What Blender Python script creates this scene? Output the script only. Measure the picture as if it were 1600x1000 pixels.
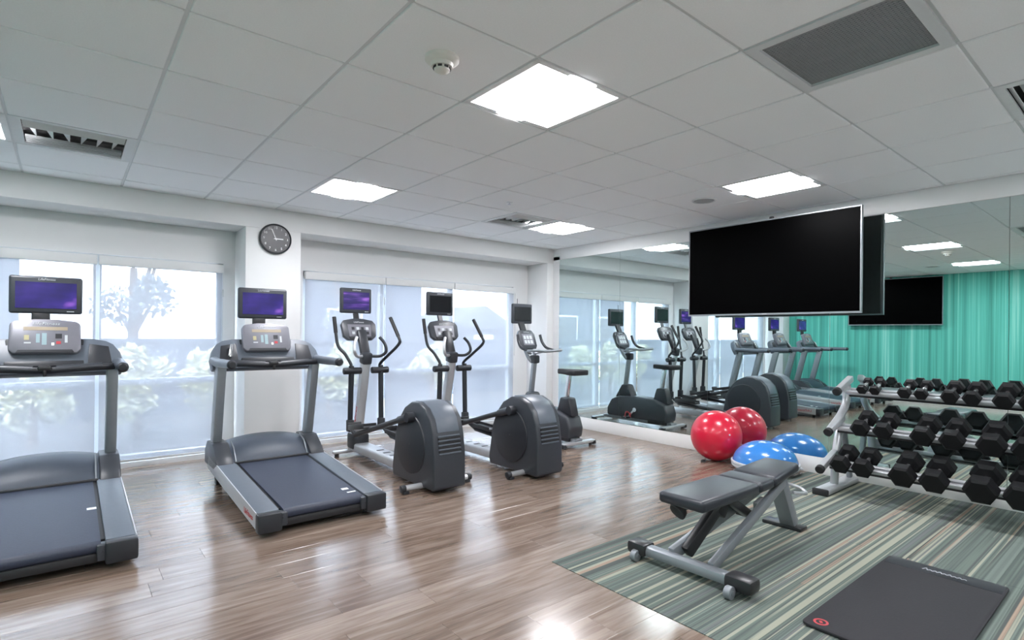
import bpy, bmesh, math, random
from mathutils import Vector, Matrix, Euler, Quaternion
random.seed(7)
S = bpy.context.scene
C = S.collection
for o in list(bpy.data.objects): bpy.data.objects.remove(o)

# ------------------------------------------------------------------ camera
FPX, CXP, CYP, YAW, ROLL = 856.82, 827.34, 522.0, math.radians(40.16), 0.00994
CAMLOC = Vector((-1.558, -2.418, 1.2574))
fw = Vector((math.sin(YAW), math.cos(YAW), 0)); rt = Vector((math.cos(YAW), -math.sin(YAW), 0)); up = Vector((0, 0, 1))
r2 = math.cos(ROLL)*rt + math.sin(ROLL)*up
u2 = -math.sin(ROLL)*rt + math.cos(ROLL)*up
cd = bpy.data.cameras.new('camera'); cam = bpy.data.objects.new('camera', cd); C.objects.link(cam)
cam.matrix_world = Matrix(((r2.x, u2.x, -fw.x, CAMLOC.x), (r2.y, u2.y, -fw.y, CAMLOC.y), (r2.z, u2.z, -fw.z, CAMLOC.z), (0, 0, 0, 1)))
cd.sensor_fit = 'HORIZONTAL'; cd.sensor_width = 36; cd.lens = FPX/1600*36
cd.shift_x = -(CXP-800)/1600; cd.shift_y = (CYP-500)/1600
cd.clip_start = 0.05; cd.clip_end = 300
S.camera = cam

# ------------------------------------------------------------------ light
SKY = 14.0
SUN = 10.0
LAMP = 37.0
EXPO = 0.78
w = bpy.data.worlds.new('sky'); S.world = w; w.use_nodes = True
bg = w.node_tree.nodes['Background']; bg.inputs[0].default_value = (0.87, 0.93, 1.0, 1); bg.inputs[1].default_value = SKY
sl = bpy.data.lights.new('sun', 'SUN'); sl.energy = SUN; sl.angle = math.radians(1.5); sl.color = (1, .95, .86)
so = bpy.data.objects.new('sun', sl); C.objects.link(so)
so.rotation_euler = Vector((0.35, 0.75, -0.85)).to_track_quat('-Z', 'Y').to_euler()
V = S.view_settings; V.view_transform = 'Standard'; V.look = 'None'; V.gamma = 1; V.exposure = EXPO; V.use_curve_mapping = False
S.cycles.use_denoising = True
S.cycles.max_bounces = 10; S.cycles.diffuse_bounces = 5; S.cycles.glossy_bounces = 6; S.cycles.transparent_max_bounces = 12
S.cycles.transmission_bounces = 6; S.cycles.sample_clamp_indirect = 6

# ------------------------------------------------------------------ materials
M = {}
def nodes(m):
    m.use_nodes = True; nt = m.node_tree
    return nt, nt.nodes, nt.links, nt.nodes['Principled BSDF']
def pm(name, col, rough=.5, metal=0, var=.06, scale=30, bump=0, spec=.5, stretch=(1, 1, 1), emis=None, es=0, coat=0):
    m = bpy.data.materials.new(name); nt, N, L, P = nodes(m)
    tc = N.new('ShaderNodeTexCoord'); mp = N.new('ShaderNodeMapping'); mp.inputs['Scale'].default_value = stretch
    nz = N.new('ShaderNodeTexNoise'); nz.inputs['Scale'].default_value = scale; nz.inputs['Detail'].default_value = 3
    L.new(tc.outputs['Object'], mp.inputs[0]); L.new(mp.outputs[0], nz.inputs['Vector'])
    mx = N.new('ShaderNodeMix'); mx.data_type = 'RGBA'
    mx.inputs[6].default_value = (*[c*(1-var) for c in col], 1); mx.inputs[7].default_value = (*[min(1, c*(1+var)) for c in col], 1)
    L.new(nz.outputs['Fac'], mx.inputs[0]); L.new(mx.outputs[2], P.inputs['Base Color'])
    P.inputs['Roughness'].default_value = rough; P.inputs['Metallic'].default_value = metal
    P.inputs['Specular IOR Level'].default_value = spec; P.inputs['Coat Weight'].default_value = coat
    if bump:
        b = N.new('ShaderNodeBump'); b.inputs['Strength'].default_value = bump; b.inputs['Distance'].default_value = .002
        L.new(nz.outputs['Fac'], b.inputs['Height']); L.new(b.outputs[0], P.inputs['Normal'])
    if emis:
        P.inputs['Emission Color'].default_value = (*emis, 1); P.inputs['Emission Strength'].default_value = es
    M[name] = m; return m
pm('wall_white', (.70, .70, .70), .6, var=.02, scale=8)
pm('base_white', (.78, .77, .75), .5, var=.03, scale=6)
pm('ceiling_tile', (.91, .91, .92), .9, var=.05, scale=160, bump=.25)
pm('t_bar', (.66, .67, .68), .45, var=.03)
pm('deck_grey', (.25, .25, .25), .9)
pm('frame_alu', (.62, .66, .70), .4, metal=.3)
pm('charcoal', (.016, .018, .023), .42, var=.1)
pm('graphite', (.032, .036, .044), .38, var=.08)
pm('slate', (.10, .118, .145), .38, var=.06)
pm('belt', (.020, .027, .050), .50, var=.2, scale=90, bump=.3)  # blue tint of reflected sky is put into the base colour
pm('hood_blue', (.042, .054, .076), .45, var=.06)
pm('rubber', (.012, .012, .014), .6)
pm('black_plastic', (.02, .02, .022), .35)
pm('silver', (.55, .56, .58), .32, metal=.55, var=.04)
pm('silver_grey', (.25, .27, .29), .38, metal=.4, var=.05)
pm('console_grey', (.17, .17, .195), .40, metal=.2, var=.05)
pm('steel', (.72, .72, .74), .22, metal=.9)
pm('screen_off', (.012, .013, .015), .18)
pm('tv_black', (.0005, .0005, .0006), .4, spec=.02)
pm('dark_shell', (.012, .013, .014), .5)
pm('vinyl', (.022, .025, .033), .36, var=.12, scale=200, bump=.15)
pm('mat_foam', (.013, .0125, .016), .75, var=.15, scale=120, bump=.3)
pm('red_ball', (.58, .006, .035), .28, var=.05, coat=.3)
pm('blue_dome', (.035, .20, .56), .22, var=.08, coat=.4)
pm('pale_grey', (.55, .57, .60), .5)
pm('iron', (.0045, .0045, .0055), .55, var=.2, scale=150, bump=.2, spec=.3)
pm('print_white', (.85, .85, .85), .5, var=.01)
pm('print_red', (.45, .04, .05), .5, var=.02)
pm('print_pale', (.50, .53, .55), .6, var=.02)
pm('print_amber', (.34, .28, .20), .5)
pm('print_cyan', (.26, .36, .39), .5)
pm('print_yellow', (.40, .36, .20), .5)
pm('clock_face', (.010, .011, .014), .4)
pm('grille', (.26, .27, .28), .6)
pm('vent_white', (.70, .71, .72), .45)
pm('vent_dark', (.03, .03, .03), .8)
pm('detector', (.74, .71, .66), .5)
pm('speaker_grille', (.38, .38, .39), .7, var=.3, scale=400)
pm('lamp_white', (.86, .86, .86), .5)
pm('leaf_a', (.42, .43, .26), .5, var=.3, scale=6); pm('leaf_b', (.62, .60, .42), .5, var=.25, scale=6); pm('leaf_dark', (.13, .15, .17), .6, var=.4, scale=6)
pm('bounce_pale', (.68, .68, .66), .8)  # pale tone for the added slab that bounces daylight indoors
pm('bark', (.12, .08, .05), .9)
pm('stucco', (.050, .060, .085), .9, var=.05)
pm('ground', (.045, .046, .05), .9)
pm('roof_grey', (.075, .085, .10), .8)
pm('chain_grey', (.45, .46, .47), .4)

def lampmat():
    m = bpy.data.materials.new('lamp_lens'); m.use_nodes = True; N = m.node_tree.nodes; N.clear()
    e = N.new('ShaderNodeEmission'); e.inputs[0].default_value = (.955, .955, 1, 1); e.inputs[1].default_value = LAMP
    o = N.new('ShaderNodeOutputMaterial'); m.node_tree.links.new(e.outputs[0], o.inputs[0]); M['lamp_lens'] = m
lampmat()
def mirrormat():
    m = bpy.data.materials.new('mirror_glass'); m.use_nodes = True; nt = m.node_tree; N = nt.nodes; N.clear()
    g = N.new('ShaderNodeBsdfGlossy'); g.inputs['Roughness'].default_value = 0
    tc = N.new('ShaderNodeTexCoord'); nz = N.new('ShaderNodeTexNoise'); nz.inputs['Scale'].default_value = .6
    cr = N.new('ShaderNodeValToRGB'); cr.color_ramp.elements[0].color = (.72, .83, .82, 1); cr.color_ramp.elements[1].color = (.74, .85, .84, 1)
    nt.links.new(tc.outputs['Object'], nz.inputs['Vector']); nt.links.new(nz.outputs['Fac'], cr.inputs[0]); nt.links.new(cr.outputs[0], g.inputs['Color'])
    o = N.new('ShaderNodeOutputMaterial'); nt.links.new(g.outputs[0], o.inputs[0]); M['mirror_glass'] = m
mirrormat()
def glassmat():
    m = bpy.data.materials.new('window_glass'); m.use_nodes = True; nt = m.node_tree; N = nt.nodes; N.clear()
    t = N.new('ShaderNodeBsdfTransparent'); t.inputs[0].default_value = (.92, .95, .97, 1)
    g = N.new('ShaderNodeBsdfGlossy'); g.inputs['Roughness'].default_value = .02
    mx = N.new('ShaderNodeMixShader'); mx.inputs[0].default_value = .07
    o = N.new('ShaderNodeOutputMaterial'); nt.links.new(t.outputs[0], mx.inputs[1]); nt.links.new(g.outputs[0], mx.inputs[2]); nt.links.new(mx.outputs[0], o.inputs[0]); M['window_glass'] = m
glassmat()
def shademat():
    m = bpy.data.materials.new('shade_mesh'); m.use_nodes = True; nt = m.node_tree; N = nt.nodes; L = nt.links; N.clear()
    tc = N.new('ShaderNodeTexCoord'); nz = N.new('ShaderNodeTexNoise'); nz.inputs['Scale'].default_value = 350
    L.new(tc.outputs['Object'], nz.inputs['Vector'])
    cr = N.new('ShaderNodeValToRGB'); cr.color_ramp.elements[0].color = (.46, .48, .52, 1); cr.color_ramp.elements[1].color = (.53, .55, .59, 1)
    L.new(nz.outputs['Fac'], cr.inputs[0])
    d = N.new('ShaderNodeBsdfDiffuse'); tl = N.new('ShaderNodeBsdfTranslucent'); L.new(cr.outputs[0], d.inputs[0]); L.new(cr.outputs[0], tl.inputs[0])
    m1 = N.new('ShaderNodeMixShader'); m1.inputs[0].default_value = .11; L.new(d.outputs[0], m1.inputs[1]); L.new(tl.outputs[0], m1.inputs[2])
    t = N.new('ShaderNodeBsdfTransparent'); t.inputs[0].default_value = (.95, .97, 1, 1)
    m2 = N.new('ShaderNodeMixShader'); m2.inputs[0].default_value = .37; L.new(m1.outputs[0], m2.inputs[1]); L.new(t.outputs[0], m2.inputs[2])
    o = N.new('ShaderNodeOutputMaterial'); L.new(m2.outputs[0], o.inputs[0]); M['shade_mesh'] = m
shademat()
def ramp(N, stops, interp='LINEAR'):
    cr = N.new('ShaderNodeValToRGB'); e = cr.color_ramp.elements; cr.color_ramp.interpolation = interp
    while len(e) > 1: e.remove(e[-1])
    e[0].position = stops[0][0]; e[0].color = (*stops[0][1], 1)
    for p, c in stops[1:]:
        k = e.new(p); k.color = (*c, 1)
    return cr
def woodmat():
    m = bpy.data.materials.new('wood_plank'); nt, N, L, P = nodes(m)
    tc = N.new('ShaderNodeTexCoord'); oi = N.new('ShaderNodeObjectInfo')
    ad = N.new('ShaderNodeVectorMath'); ad.operation = 'ADD'; sc = N.new('ShaderNodeVectorMath'); sc.operation = 'SCALE'
    cb = N.new('ShaderNodeCombineXYZ'); L.new(oi.outputs['Random'], cb.inputs[0]); L.new(oi.outputs['Random'], cb.inputs[1]); L.new(oi.outputs['Random'], cb.inputs[2])
    L.new(cb.outputs[0], sc.inputs[0]); sc.inputs['Scale'].default_value = 91
    L.new(tc.outputs['Object'], ad.inputs[0]); L.new(sc.outputs[0], ad.inputs[1])
    mp = N.new('ShaderNodeMapping'); mp.inputs['Scale'].default_value = (1.6, 16, 1); L.new(ad.outputs[0], mp.inputs[0])
    nz = N.new('ShaderNodeTexNoise'); nz.inputs['Scale'].default_value = 1.6; nz.inputs['Detail'].default_value = 6; nz.inputs['Distortion'].default_value = .6; L.new(mp.outputs[0], nz.inputs['Vector'])
    mp2 = N.new('ShaderNodeMapping'); mp2.inputs['Scale'].default_value = (4, 90, 1); L.new(ad.outputs[0], mp2.inputs[0])
    n2 = N.new('ShaderNodeTexNoise'); n2.inputs['Scale'].default_value = 2; n2.inputs['Detail'].default_value = 4; L.new(mp2.outputs[0], n2.inputs['Vector'])
    mth = N.new('ShaderNodeMath'); mth.operation = 'MULTIPLY_ADD'; L.new(n2.outputs['Fac'], mth.inputs[0]); mth.inputs[1].default_value = .35; L.new(nz.outputs['Fac'], mth.inputs[2])
    m3 = N.new('ShaderNodeMath'); m3.operation = 'MULTIPLY_ADD'; L.new(oi.outputs['Random'], m3.inputs[0]); m3.inputs[1].default_value = .22; L.new(mth.outputs[0], m3.inputs[2])
    cr = ramp(N, [(.40, (.085, .056, .041)), (.62, (.142, .097, .072)), (.80, (.20, .146, .114)), (1.0, (.275, .212, .174))]); L.new(m3.outputs[0], cr.inputs[0])
    L.new(cr.outputs[0], P.inputs['Base Color']); P.inputs['Roughness'].default_value = .19; P.inputs['Specular IOR Level'].default_value = 1.0
    b = N.new('ShaderNodeBump'); b.inputs['Strength'].default_value = .07; b.inputs['Distance'].default_value = .002; L.new(n2.outputs['Fac'], b.inputs['Height']); L.new(b.outputs[0], P.inputs['Normal'])
    M['wood_plank'] = m
woodmat()
def carpetmat():
    m = bpy.data.materials.new('striped_carpet'); nt, N, L, P = nodes(m)
    g = N.new('ShaderNodeNewGeometry'); oi = N.new('ShaderNodeObjectInfo')
    def layer(sx, sy, seed, shift):
        cb = N.new('ShaderNodeCombineXYZ'); m1 = N.new('ShaderNodeMath'); m1.operation = 'MULTIPLY'; m1.inputs[1].default_value = shift; L.new(oi.outputs['Random'], m1.inputs[0])
        L.new(m1.outputs[0], cb.inputs[0]); cb.inputs[2].default_value = seed
        ad = N.new('ShaderNodeVectorMath'); ad.operation = 'ADD'; L.new(g.outputs['Position'], ad.inputs[0]); L.new(cb.outputs[0], ad.inputs[1])
        mp = N.new('ShaderNodeMapping'); mp.inputs['Scale'].default_value = (sx, sy, 1); L.new(ad.outputs[0], mp.inputs[0])
        nz = N.new('ShaderNodeTexNoise'); nz.inputs['Scale'].default_value = 1; nz.inputs['Detail'].default_value = 1.5; L.new(mp.outputs[0], nz.inputs['Vector']); return nz
    a = layer(.10, 20, 3, .0); b = layer(.13, 36, 9, .5); c = layer(.16, 27, 17, 1.1)
    ca = ramp(N, [(0, (.055, .064, .060)), (.40, (.085, .098, .092)), (.455, (.135, .165, .145)), (.51, (.085, .105, .098)), (.565, (.165, .20, .175)), (.62, (.10, .115, .115)), (.70, (.14, .15, .15))], 'LINEAR'); L.new(a.outputs['Fac'], ca.inputs[0])
    mb = ramp(N, [(0, (0, 0, 0)), (.575, (0, 0, 0)), (.61, (.85, .85, .85))]); L.new(b.outputs['Fac'], mb.inputs[0])
    mc = ramp(N, [(0, (0, 0, 0)), (.625, (0, 0, 0)), (.665, (.8, .8, .8))]); L.new(c.outputs['Fac'], mc.inputs[0])
    x1 = N.new('ShaderNodeMix'); x1.data_type = 'RGBA'; L.new(mb.outputs[0], x1.inputs[0]); L.new(ca.outputs[0], x1.inputs[6]); x1.inputs[7].default_value = (.33, .33, .26, 1)
    x2 = N.new('ShaderNodeMix'); x2.data_type = 'RGBA'; L.new(mc.outputs[0], x2.inputs[0]); L.new(x1.outputs[2], x2.inputs[6]); x2.inputs[7].default_value = (.33, .235, .18, 1)
    L.new(x2.outputs[2], P.inputs['Base Color']); P.inputs['Roughness'].default_value = .95; P.inputs['Specular IOR Level'].default_value = .1
    n = N.new('ShaderNodeTexNoise'); n.inputs['Scale'].default_value = 260; bp_ = N.new('ShaderNodeBump'); bp_.inputs['Strength'].default_value = .5; bp_.inputs['Distance'].default_value = .004
    L.new(g.outputs['Position'], n.inputs['Vector']); L.new(n.outputs['Fac'], bp_.inputs['Height']); L.new(bp_.outputs[0], P.inputs['Normal'])
    M['striped_carpet'] = m
carpetmat()
def tealmat():
    m = bpy.data.materials.new('teal_stripes'); nt, N, L, P = nodes(m)
    g = N.new('ShaderNodeNewGeometry'); mp = N.new('ShaderNodeMapping'); mp.inputs['Scale'].default_value = (1, 14, .12); L.new(g.outputs['Position'], mp.inputs[0])
    nz = N.new('ShaderNodeTexNoise'); nz.inputs['Scale'].default_value = 1; nz.inputs['Detail'].default_value = 5; nz.inputs['Roughness'].default_value = .7; L.new(mp.outputs[0], nz.inputs['Vector'])
    cr = ramp(N, [(.30, (.045, .26, .21)), (.46, (.08, .41, .33)), (.56, (.11, .50, .41)), (.66, (.28, .68, .58)), (.74, (.07, .38, .31))]); L.new(nz.outputs['Fac'], cr.inputs[0])
    L.new(cr.outputs[0], P.inputs['Base Color']); P.inputs['Roughness'].default_value = .7; M['teal_stripes'] = m
tealmat()
def screenmat(name, streak, stops):
    m = bpy.data.materials.new(name); nt, N, L, P = nodes(m)
    tc = N.new('ShaderNodeTexCoord'); nz = N.new('ShaderNodeTexNoise'); nz.inputs['Scale'].default_value = 1.5
    mp = N.new('ShaderNodeMapping'); mp.inputs['Scale'].default_value = streak; L.new(tc.outputs['Generated'], mp.inputs[0]); L.new(mp.outputs[0], nz.inputs['Vector'])
    cr = ramp(N, stops); L.new(nz.outputs['Fac'], cr.inputs[0])
    P.inputs['Base Color'].default_value = (.005, .005, .01, 1); P.inputs['Roughness'].default_value = .2
    L.new(cr.outputs[0], P.inputs['Emission Color']); P.inputs['Emission Strength'].default_value = 1; M[name] = m
screenmat('screen_blue', (1.2, 1, 1.0), [(.3, (.010, .006, .07)), (.5, (.016, .009, .12)), (.64, (.030, .014, .17)), (.78, (.16, .06, .36))])
screenmat('screen_purple', (.5, 1, 2.6), [(.3, (.010, .006, .05)), (.5, (.020, .010, .10)), (.60, (.07, .025, .20)), (.70, (.32, .12, .55))])

# ------------------------------------------------------------------ mesh helpers
class MB:
    def __init__(s): s.bm = bmesh.new()
    def _fin(s, new, mat, bev, seg):
        if mat is not None: bmesh.ops.transform(s.bm, matrix=mat, verts=new)
        if bev > 0:
            vs = set(new); es = [e for e in s.bm.edges if e.verts[0] in vs and e.verts[1] in vs and (len(e.link_faces) == 2 and e.calc_face_angle(0) > .5)]
            bmesh.ops.bevel(s.bm, geom=es, offset=bev, segments=seg, affect='EDGES', profile=.5, clamp_overlap=True)
        return s
    def box(s, c, d, rot=None, bev=0, seg=2):
        n = bmesh.ops.create_cube(s.bm, size=1)['verts']
        m = Matrix.Translation(c) @ (Euler(rot).to_matrix().to_4x4() if rot else Matrix.Identity(4)) @ Matrix.Diagonal((*d, 1))
        return s._fin(n, m, bev, seg)
    def bar(s, p0, p1, wd, hd, bev=0, upv=(0, 0, 1)):
        p0, p1 = Vector(p0), Vector(p1); d = p1-p0; L = d.length; y = d.normalized(); x = y.cross(Vector(upv)).normalized(); z = x.cross(y)
        m = Matrix.Translation((p0+p1)/2) @ Matrix((x, y, z)).transposed().to_4x4() @ Matrix.Diagonal((wd, L, hd, 1))
        n = bmesh.ops.create_cube(s.bm, size=1)['verts']; return s._fin(n, m, bev, 2)
    def cyl(s, p0, p1, r0, r1=None, seg=16, bev=0, squash=None):
        p0, p1 = Vector(p0), Vector(p1); d = p1-p0; r1 = r0 if r1 is None else r1
        n = bmesh.ops.create_cone(s.bm, cap_ends=True, segments=seg, radius1=r0, radius2=r1, depth=d.length)['verts']
        m = Matrix.Translation((p0+p1)/2) @ d.to_track_quat('Z', 'Y').to_matrix().to_4x4()
        if squash: m = m @ Matrix.Diagonal((*squash, 1, 1))
        return s._fin(n, m, bev, 2)
    def tube(s, pts, r, seg=10, sub=5, flat=1.0):
        P = [Vector(p) for p in pts]
        if sub > 1 and len(P) > 2:
            Q = []
            for i in range(len(P)-1):
                a, b, c, d = P[max(i-1, 0)], P[i], P[i+1], P[min(i+2, len(P)-1)]
                for k in range(sub):
                    t = k/sub; Q.append(.5*((2*b)+(c-a)*t+(2*a-5*b+4*c-d)*t*t+(3*b-a-3*c+d)*t**3))
            P = Q+[P[-1]]
        rings = []; prev = None
        for i, p in enumerate(P):
            t = (P[min(i+1, len(P)-1)]-P[max(i-1, 0)]).normalized()
            if prev is None:
                x = t.orthogonal().normalized() if abs(t.x) > .9 else t.cross(Vector((1, 0, 0))).normalized()
            else: x = (prev-t*prev.dot(t)).normalized()
            prev = x; y = t.cross(x)
            rr = r[i*(len(r)-1)//max(1, len(P)-1)] if isinstance(r, (list, tuple)) else r
            rings.append([s.bm.verts.new(p+rr*(math.cos(2*math.pi*k/seg)*x*flat+math.sin(2*math.pi*k/seg)*y)) for k in range(seg)])
        for a, b in zip(rings, rings[1:]):
            for k in range(seg): s.bm.faces.new((a[k], a[(k+1) % seg], b[(k+1) % seg], b[k]))
        s.bm.faces.new(rings[0][::-1]); s.bm.faces.new(rings[-1]); return s
    def prism(s, poly, axis, a0, a1, bev=0, seg=2, mat=None):
        def mk(u, v, a): return Vector((a, u, v)) if axis == 'x' else Vector((u, a, v)) if axis == 'y' else Vector((u, v, a))
        A = [s.bm.verts.new(mk(u, v, a0)) for u, v in poly]; B = [s.bm.verts.new(mk(u, v, a1)) for u, v in poly]; n = len(poly)
        fs = [s.bm.faces.new(A), s.bm.faces.new(B[::-1])]
        for k in range(n): fs.append(s.bm.faces.new((A[(k+1) % n], A[k], B[k], B[(k+1) % n])))
        bmesh.ops.recalc_face_normals(s.bm, faces=fs)
        return s._fin(A+B, mat, bev, seg)
    def lathe(s, prof, seg=32, mat=None):
        rings = []
        for r, z in prof:
            if r < 1e-6: rings.append([s.bm.verts.new((0, 0, z))])
            else: rings.append([s.bm.verts.new((r*math.cos(2*math.pi*k/seg), r*math.sin(2*math.pi*k/seg), z)) for k in range(seg)])
        for a, b in zip(rings, rings[1:]):
            for k in range(seg):
                k2 = (k+1) % seg
                if len(a) == 1 and len(b) == 1: continue
                if len(a) == 1: s.bm.faces.new((a[0], b[k2], b[k]))
                elif len(b) == 1: s.bm.faces.new((a[k], a[k2], b[0]))
                else: s.bm.faces.new((a[k], a[k2], b[k2], b[k]))
        vs = [v for R in rings for v in R]
        bmesh.ops.recalc_face_normals(s.bm, faces=list({f for v in vs for f in v.link_faces}))
        if mat is not None: bmesh.ops.transform(s.bm, matrix=mat, verts=vs)
        return s
    def build(s, name, mat, parent=None, loc=None, smooth=True):
        me = bpy.data.meshes.new(name); s.bm.normal_update(); s.bm.to_mesh(me); s.bm.free()
        if smooth:
            me.shade_smooth(); me.set_sharp_from_angle(angle=math.radians(38))
        return link(name, me, mat, parent, loc)
def link(name, me, mat, parent=None, loc=None):
    if mat and not me.materials: me.materials.append(M[mat])
    o = bpy.data.objects.new(name, me); C.objects.link(o)
    if parent: o.parent = parent
    if loc: o.location = loc
    return o
def tag(o, label, cat, group=None, kind=None):
    o['label'] = label; o['category'] = cat
    if group: o['group'] = group
    if kind: o['kind'] = kind
    return o
def thing(name, label, cat, loc=(0, 0, 0), rz=0, group=None, kind=None):
    o = bpy.data.objects.new(name, None); o.empty_display_size = .05; C.objects.link(o); o.location = loc; o.rotation_euler = (0, 0, rz)
    return tag(o, label, cat, group, kind)
KIDS = {}
def copy_tree(o, parent=None, loc=None, label=None):
    c = o.copy(); C.objects.link(c); c.parent = parent
    if loc is not None: c.location = loc
    if label: c['label'] = label
    for ch in list(o.children): copy_tree(ch, c)
    return c
def text(name, body, size, mat, parent, loc, rot=(0, 0, 0), ext=.0006, shear=0, sx=1):
    cu = bpy.data.curves.new(name, 'FONT'); cu.body = body; cu.size = size; cu.extrude = ext; cu.align_x = 'CENTER'; cu.align_y = 'CENTER'; cu.shear = shear; cu.resolution_u = 2
    t = bpy.data.objects.new(name, cu); me = bpy.data.meshes.new_from_object(t); bpy.data.objects.remove(t); bpy.data.curves.remove(cu)
    me.name = name; me.materials.clear()
    o = link(name, me, mat, parent, loc); o.rotation_euler = rot; o.scale = (sx, 1, 1); return o
FACE = (math.pi/2, 0, 0)                       # text that faces the room (-y)

# ------------------------------------------------------------------ room
H = 2.46; XM = 3.73; XL = -3.60; YB = -4.27; YF = 3.33; YW = 3.76; T = .6096
def struct(o, label, cat): return tag(o, label, cat, kind='structure')
slab = struct(MB().box(((XL+XM)/2, (YB+YW)/2, -.10), (XM-XL+.4, YW-YB+.4, .16)).build('floor', 'deck_grey'), 'gym floor of brown wood-look planks with a striped carpet area', 'floor')
# planks
PW, PL = .178, 1.22
CX0, CY1 = .50, -.19                           # carpet corner
full = None
def plank_mesh(l, wd):
    b = MB().box((l/2, wd/2, -.006), (l-.001, wd-.001, .012), bev=.0008, seg=1); me = bpy.data.meshes.new('plank'); b.bm.to_mesh(me); b.bm.free(); me.materials.append(M['wood_plank']); return me
y = CY1; row = 0; cache = {}
def lay(x0, x1, y0, wd, off):
    x = x0-off*PL
    while x < x1-1e-4:
        a, b = max(x, x0), min(x+PL, x1); x += PL
        if b-a < .03: continue
        key = (round(b-a, 3), round(wd, 3))
        if key not in cache: cache[key] = plank_mesh(b-a, wd)
        link('plank', cache[key], None, slab, (a, y0, 0))
random.seed(3)
yy = CY1
while yy < YW-.02:
    wd = min(PW, YW-yy); lay(XL, XM, yy, wd, random.random()); yy += PW
yy = CY1
while yy > YB+.02:
    wd = min(PW, yy-YB); lay(XL, CX0, yy-wd, wd, random.random()); yy -= PW
# carpet tiles
cw, cdp = (XM-CX0)/4, (CY1-YB)/5
me = None
for i in range(4):
    for j in range(5):
        if me is None:
            b = MB().box((cw/2, cdp/2, -.004), (cw-.0008, cdp-.0008, .012), bev=.001, seg=1); me = bpy.data.meshes.new('carpet_tile'); b.bm.to_mesh(me); b.bm.free(); me.materials.append(M['striped_carpet'])
        link('carpet_tile', me, None, slab, (CX0+i*cw, YB+j*cdp, .001))

# ceiling
ceil = struct(MB().box(((XL+XM)/2, (YB+YW)/2, H+.30), (XM-XL+.5, YW-YB+.5, .12)).build('ceiling', 'deck_grey'), 'suspended ceiling of pale square tiles in a white grid', 'ceiling')
special = {}
LT = [(ix, iy) for ix in (-4, 0, 4) for iy in (3, -1, -5)]
for t in LT: special[t] = 1
VT = [(-3, 3), (3, 3), (3, -4)]
for t in VT: special[t] = 1
RG = (1, -3); special[RG] = 1
GAP = .010
cache = {}
for ix in range(-6, 7):
    for iy in range(-7, 6):
        if (ix, iy) in special: continue
        x0, x1, y0, y1 = max(ix*T, XL), min(ix*T+T, XM), max(iy*T, YB), min(iy*T+T, YF)
        if x1-x0 < .02 or y1-y0 < .02: continue
        k = (round(x1-x0, 3), round(y1-y0, 3))
        if k not in cache:
            b = MB().box((k[0]/2, k[1]/2, .009), (k[0]-GAP*1.6, k[1]-GAP*1.6, .018), bev=.003, seg=1); mm = bpy.data.meshes.new('ceiling_tile'); b.bm.to_mesh(mm); b.bm.free(); mm.materials.append(M['ceiling_tile']); cache[k] = mm
        link('ceiling_tile', cache[k], None, ceil, (x0, y0, H))
for ix in range(-5, 7):
    if XL < ix*T < XM: MB().box((ix*T, (YB+YF)/2, H+.012), (.024, YF-YB, .012)).build('grid_bar', 't_bar', ceil)
for iy in range(-6, 6):
    if YB < iy*T < YF: MB().box(((XL+XM)/2, iy*T, H+.013), (XM-XL, .024, .010)).build('grid_bar', 't_bar', ceil)

# walls
XA1, XA2 = -3.30, -.26; XB1, XB2 = .25, 3.61    # recess spans
WA1, WA2 = -3.20, -.365; WB1, WB2 = .41, 3.34   # window spans
ZT, ZB, ZBEAM = 1.93, .05, 2.26
b = MB()
b.box(((XL+XM)/2, YW+.06, (ZT+2.7)/2), (XM-XL+.4, .12, 2.7-ZT))
b.box(((XL+XM)/2, YW+.06, ZB/2-.05), (XM-XL+.4, .12, ZB+.1))
for a, c in ((XL-.2, WA1), (WA2, WB1), (WB2, XM+.2)): b.box(((a+c)/2, YW+.06, (ZB+ZT)/2), (c-a, .12, ZT-ZB))
wallf = struct(b.build('wall_front', 'wall_white'), 'white window wall set back behind the beam and columns', 'wall')
struct(MB().box(((XL+XM)/2, (YF+YW)/2, (ZBEAM+2.72)/2), (XM-XL, YW-YF, 2.72-ZBEAM), bev=.004).build('trim_1', 'wall_white'), 'white dropped beam running above both windows', 'beam')
for i, (a, c, lb) in enumerate(((XL, XA1, 'white corner column beside the teal wall'), (XA2, XB1, 'white column between the windows that carries the round clock'), (XB2, XM, 'white corner column beside the mirror wall'))):
    struct(MB().box(((a+c)/2, (YF+YW)/2, ZBEAM/2), (c-a, YW-YF, ZBEAM), bev=.004).build('trim_%d' % (i+2), 'wall_white'), lb, 'column')
struct(MB().box((XL-.06, (YB+YW)/2, 1.3), (.12, YW-YB+.3, 2.9)).build('wall_left', 'teal_stripes'), 'teal wall with fine vertical stripes, seen in the mirror', 'wall')
struct(MB().box(((XL+XM)/2, YB-.06, 1.3), (XM-XL+.3, .12, 2.9)).build('wall_back', 'wall_white'), 'plain white wall behind the camera', 'wall')
b = MB(); b.box((XM+.07, (YB+YW)/2, 1.3), (.12, YW-YB+.3, 2.9)).box((XM+.005, (YB+YF)/2, (2.305+H+.1)/2), (.014, YF-YB, H+.1-2.305)); b.box((XM+.005, (3.205+YF)/2, 1.2), (.014, YF-3.205, 2.3))
struct(b.build('wall_right', 'wall_white'), 'white wall around and above the big mirror', 'wall')
struct(MB().box((XM+.002, (YB+YF)/2, .076), (.018, YF-YB, .152), bev=.003).build('baseboard_right', 'base_white'), 'tall white baseboard running under the mirror', 'baseboard')
struct(MB().box((XL+.006, (YB+YF)/2, .05), (.012, YF-YB, .10), bev=.003).build('baseboard_left', 'base_white'), 'white baseboard along the foot of the teal wall', 'baseboard')
for i, (a, c) in enumerate(((XA2, XB1),)):
    pass
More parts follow.
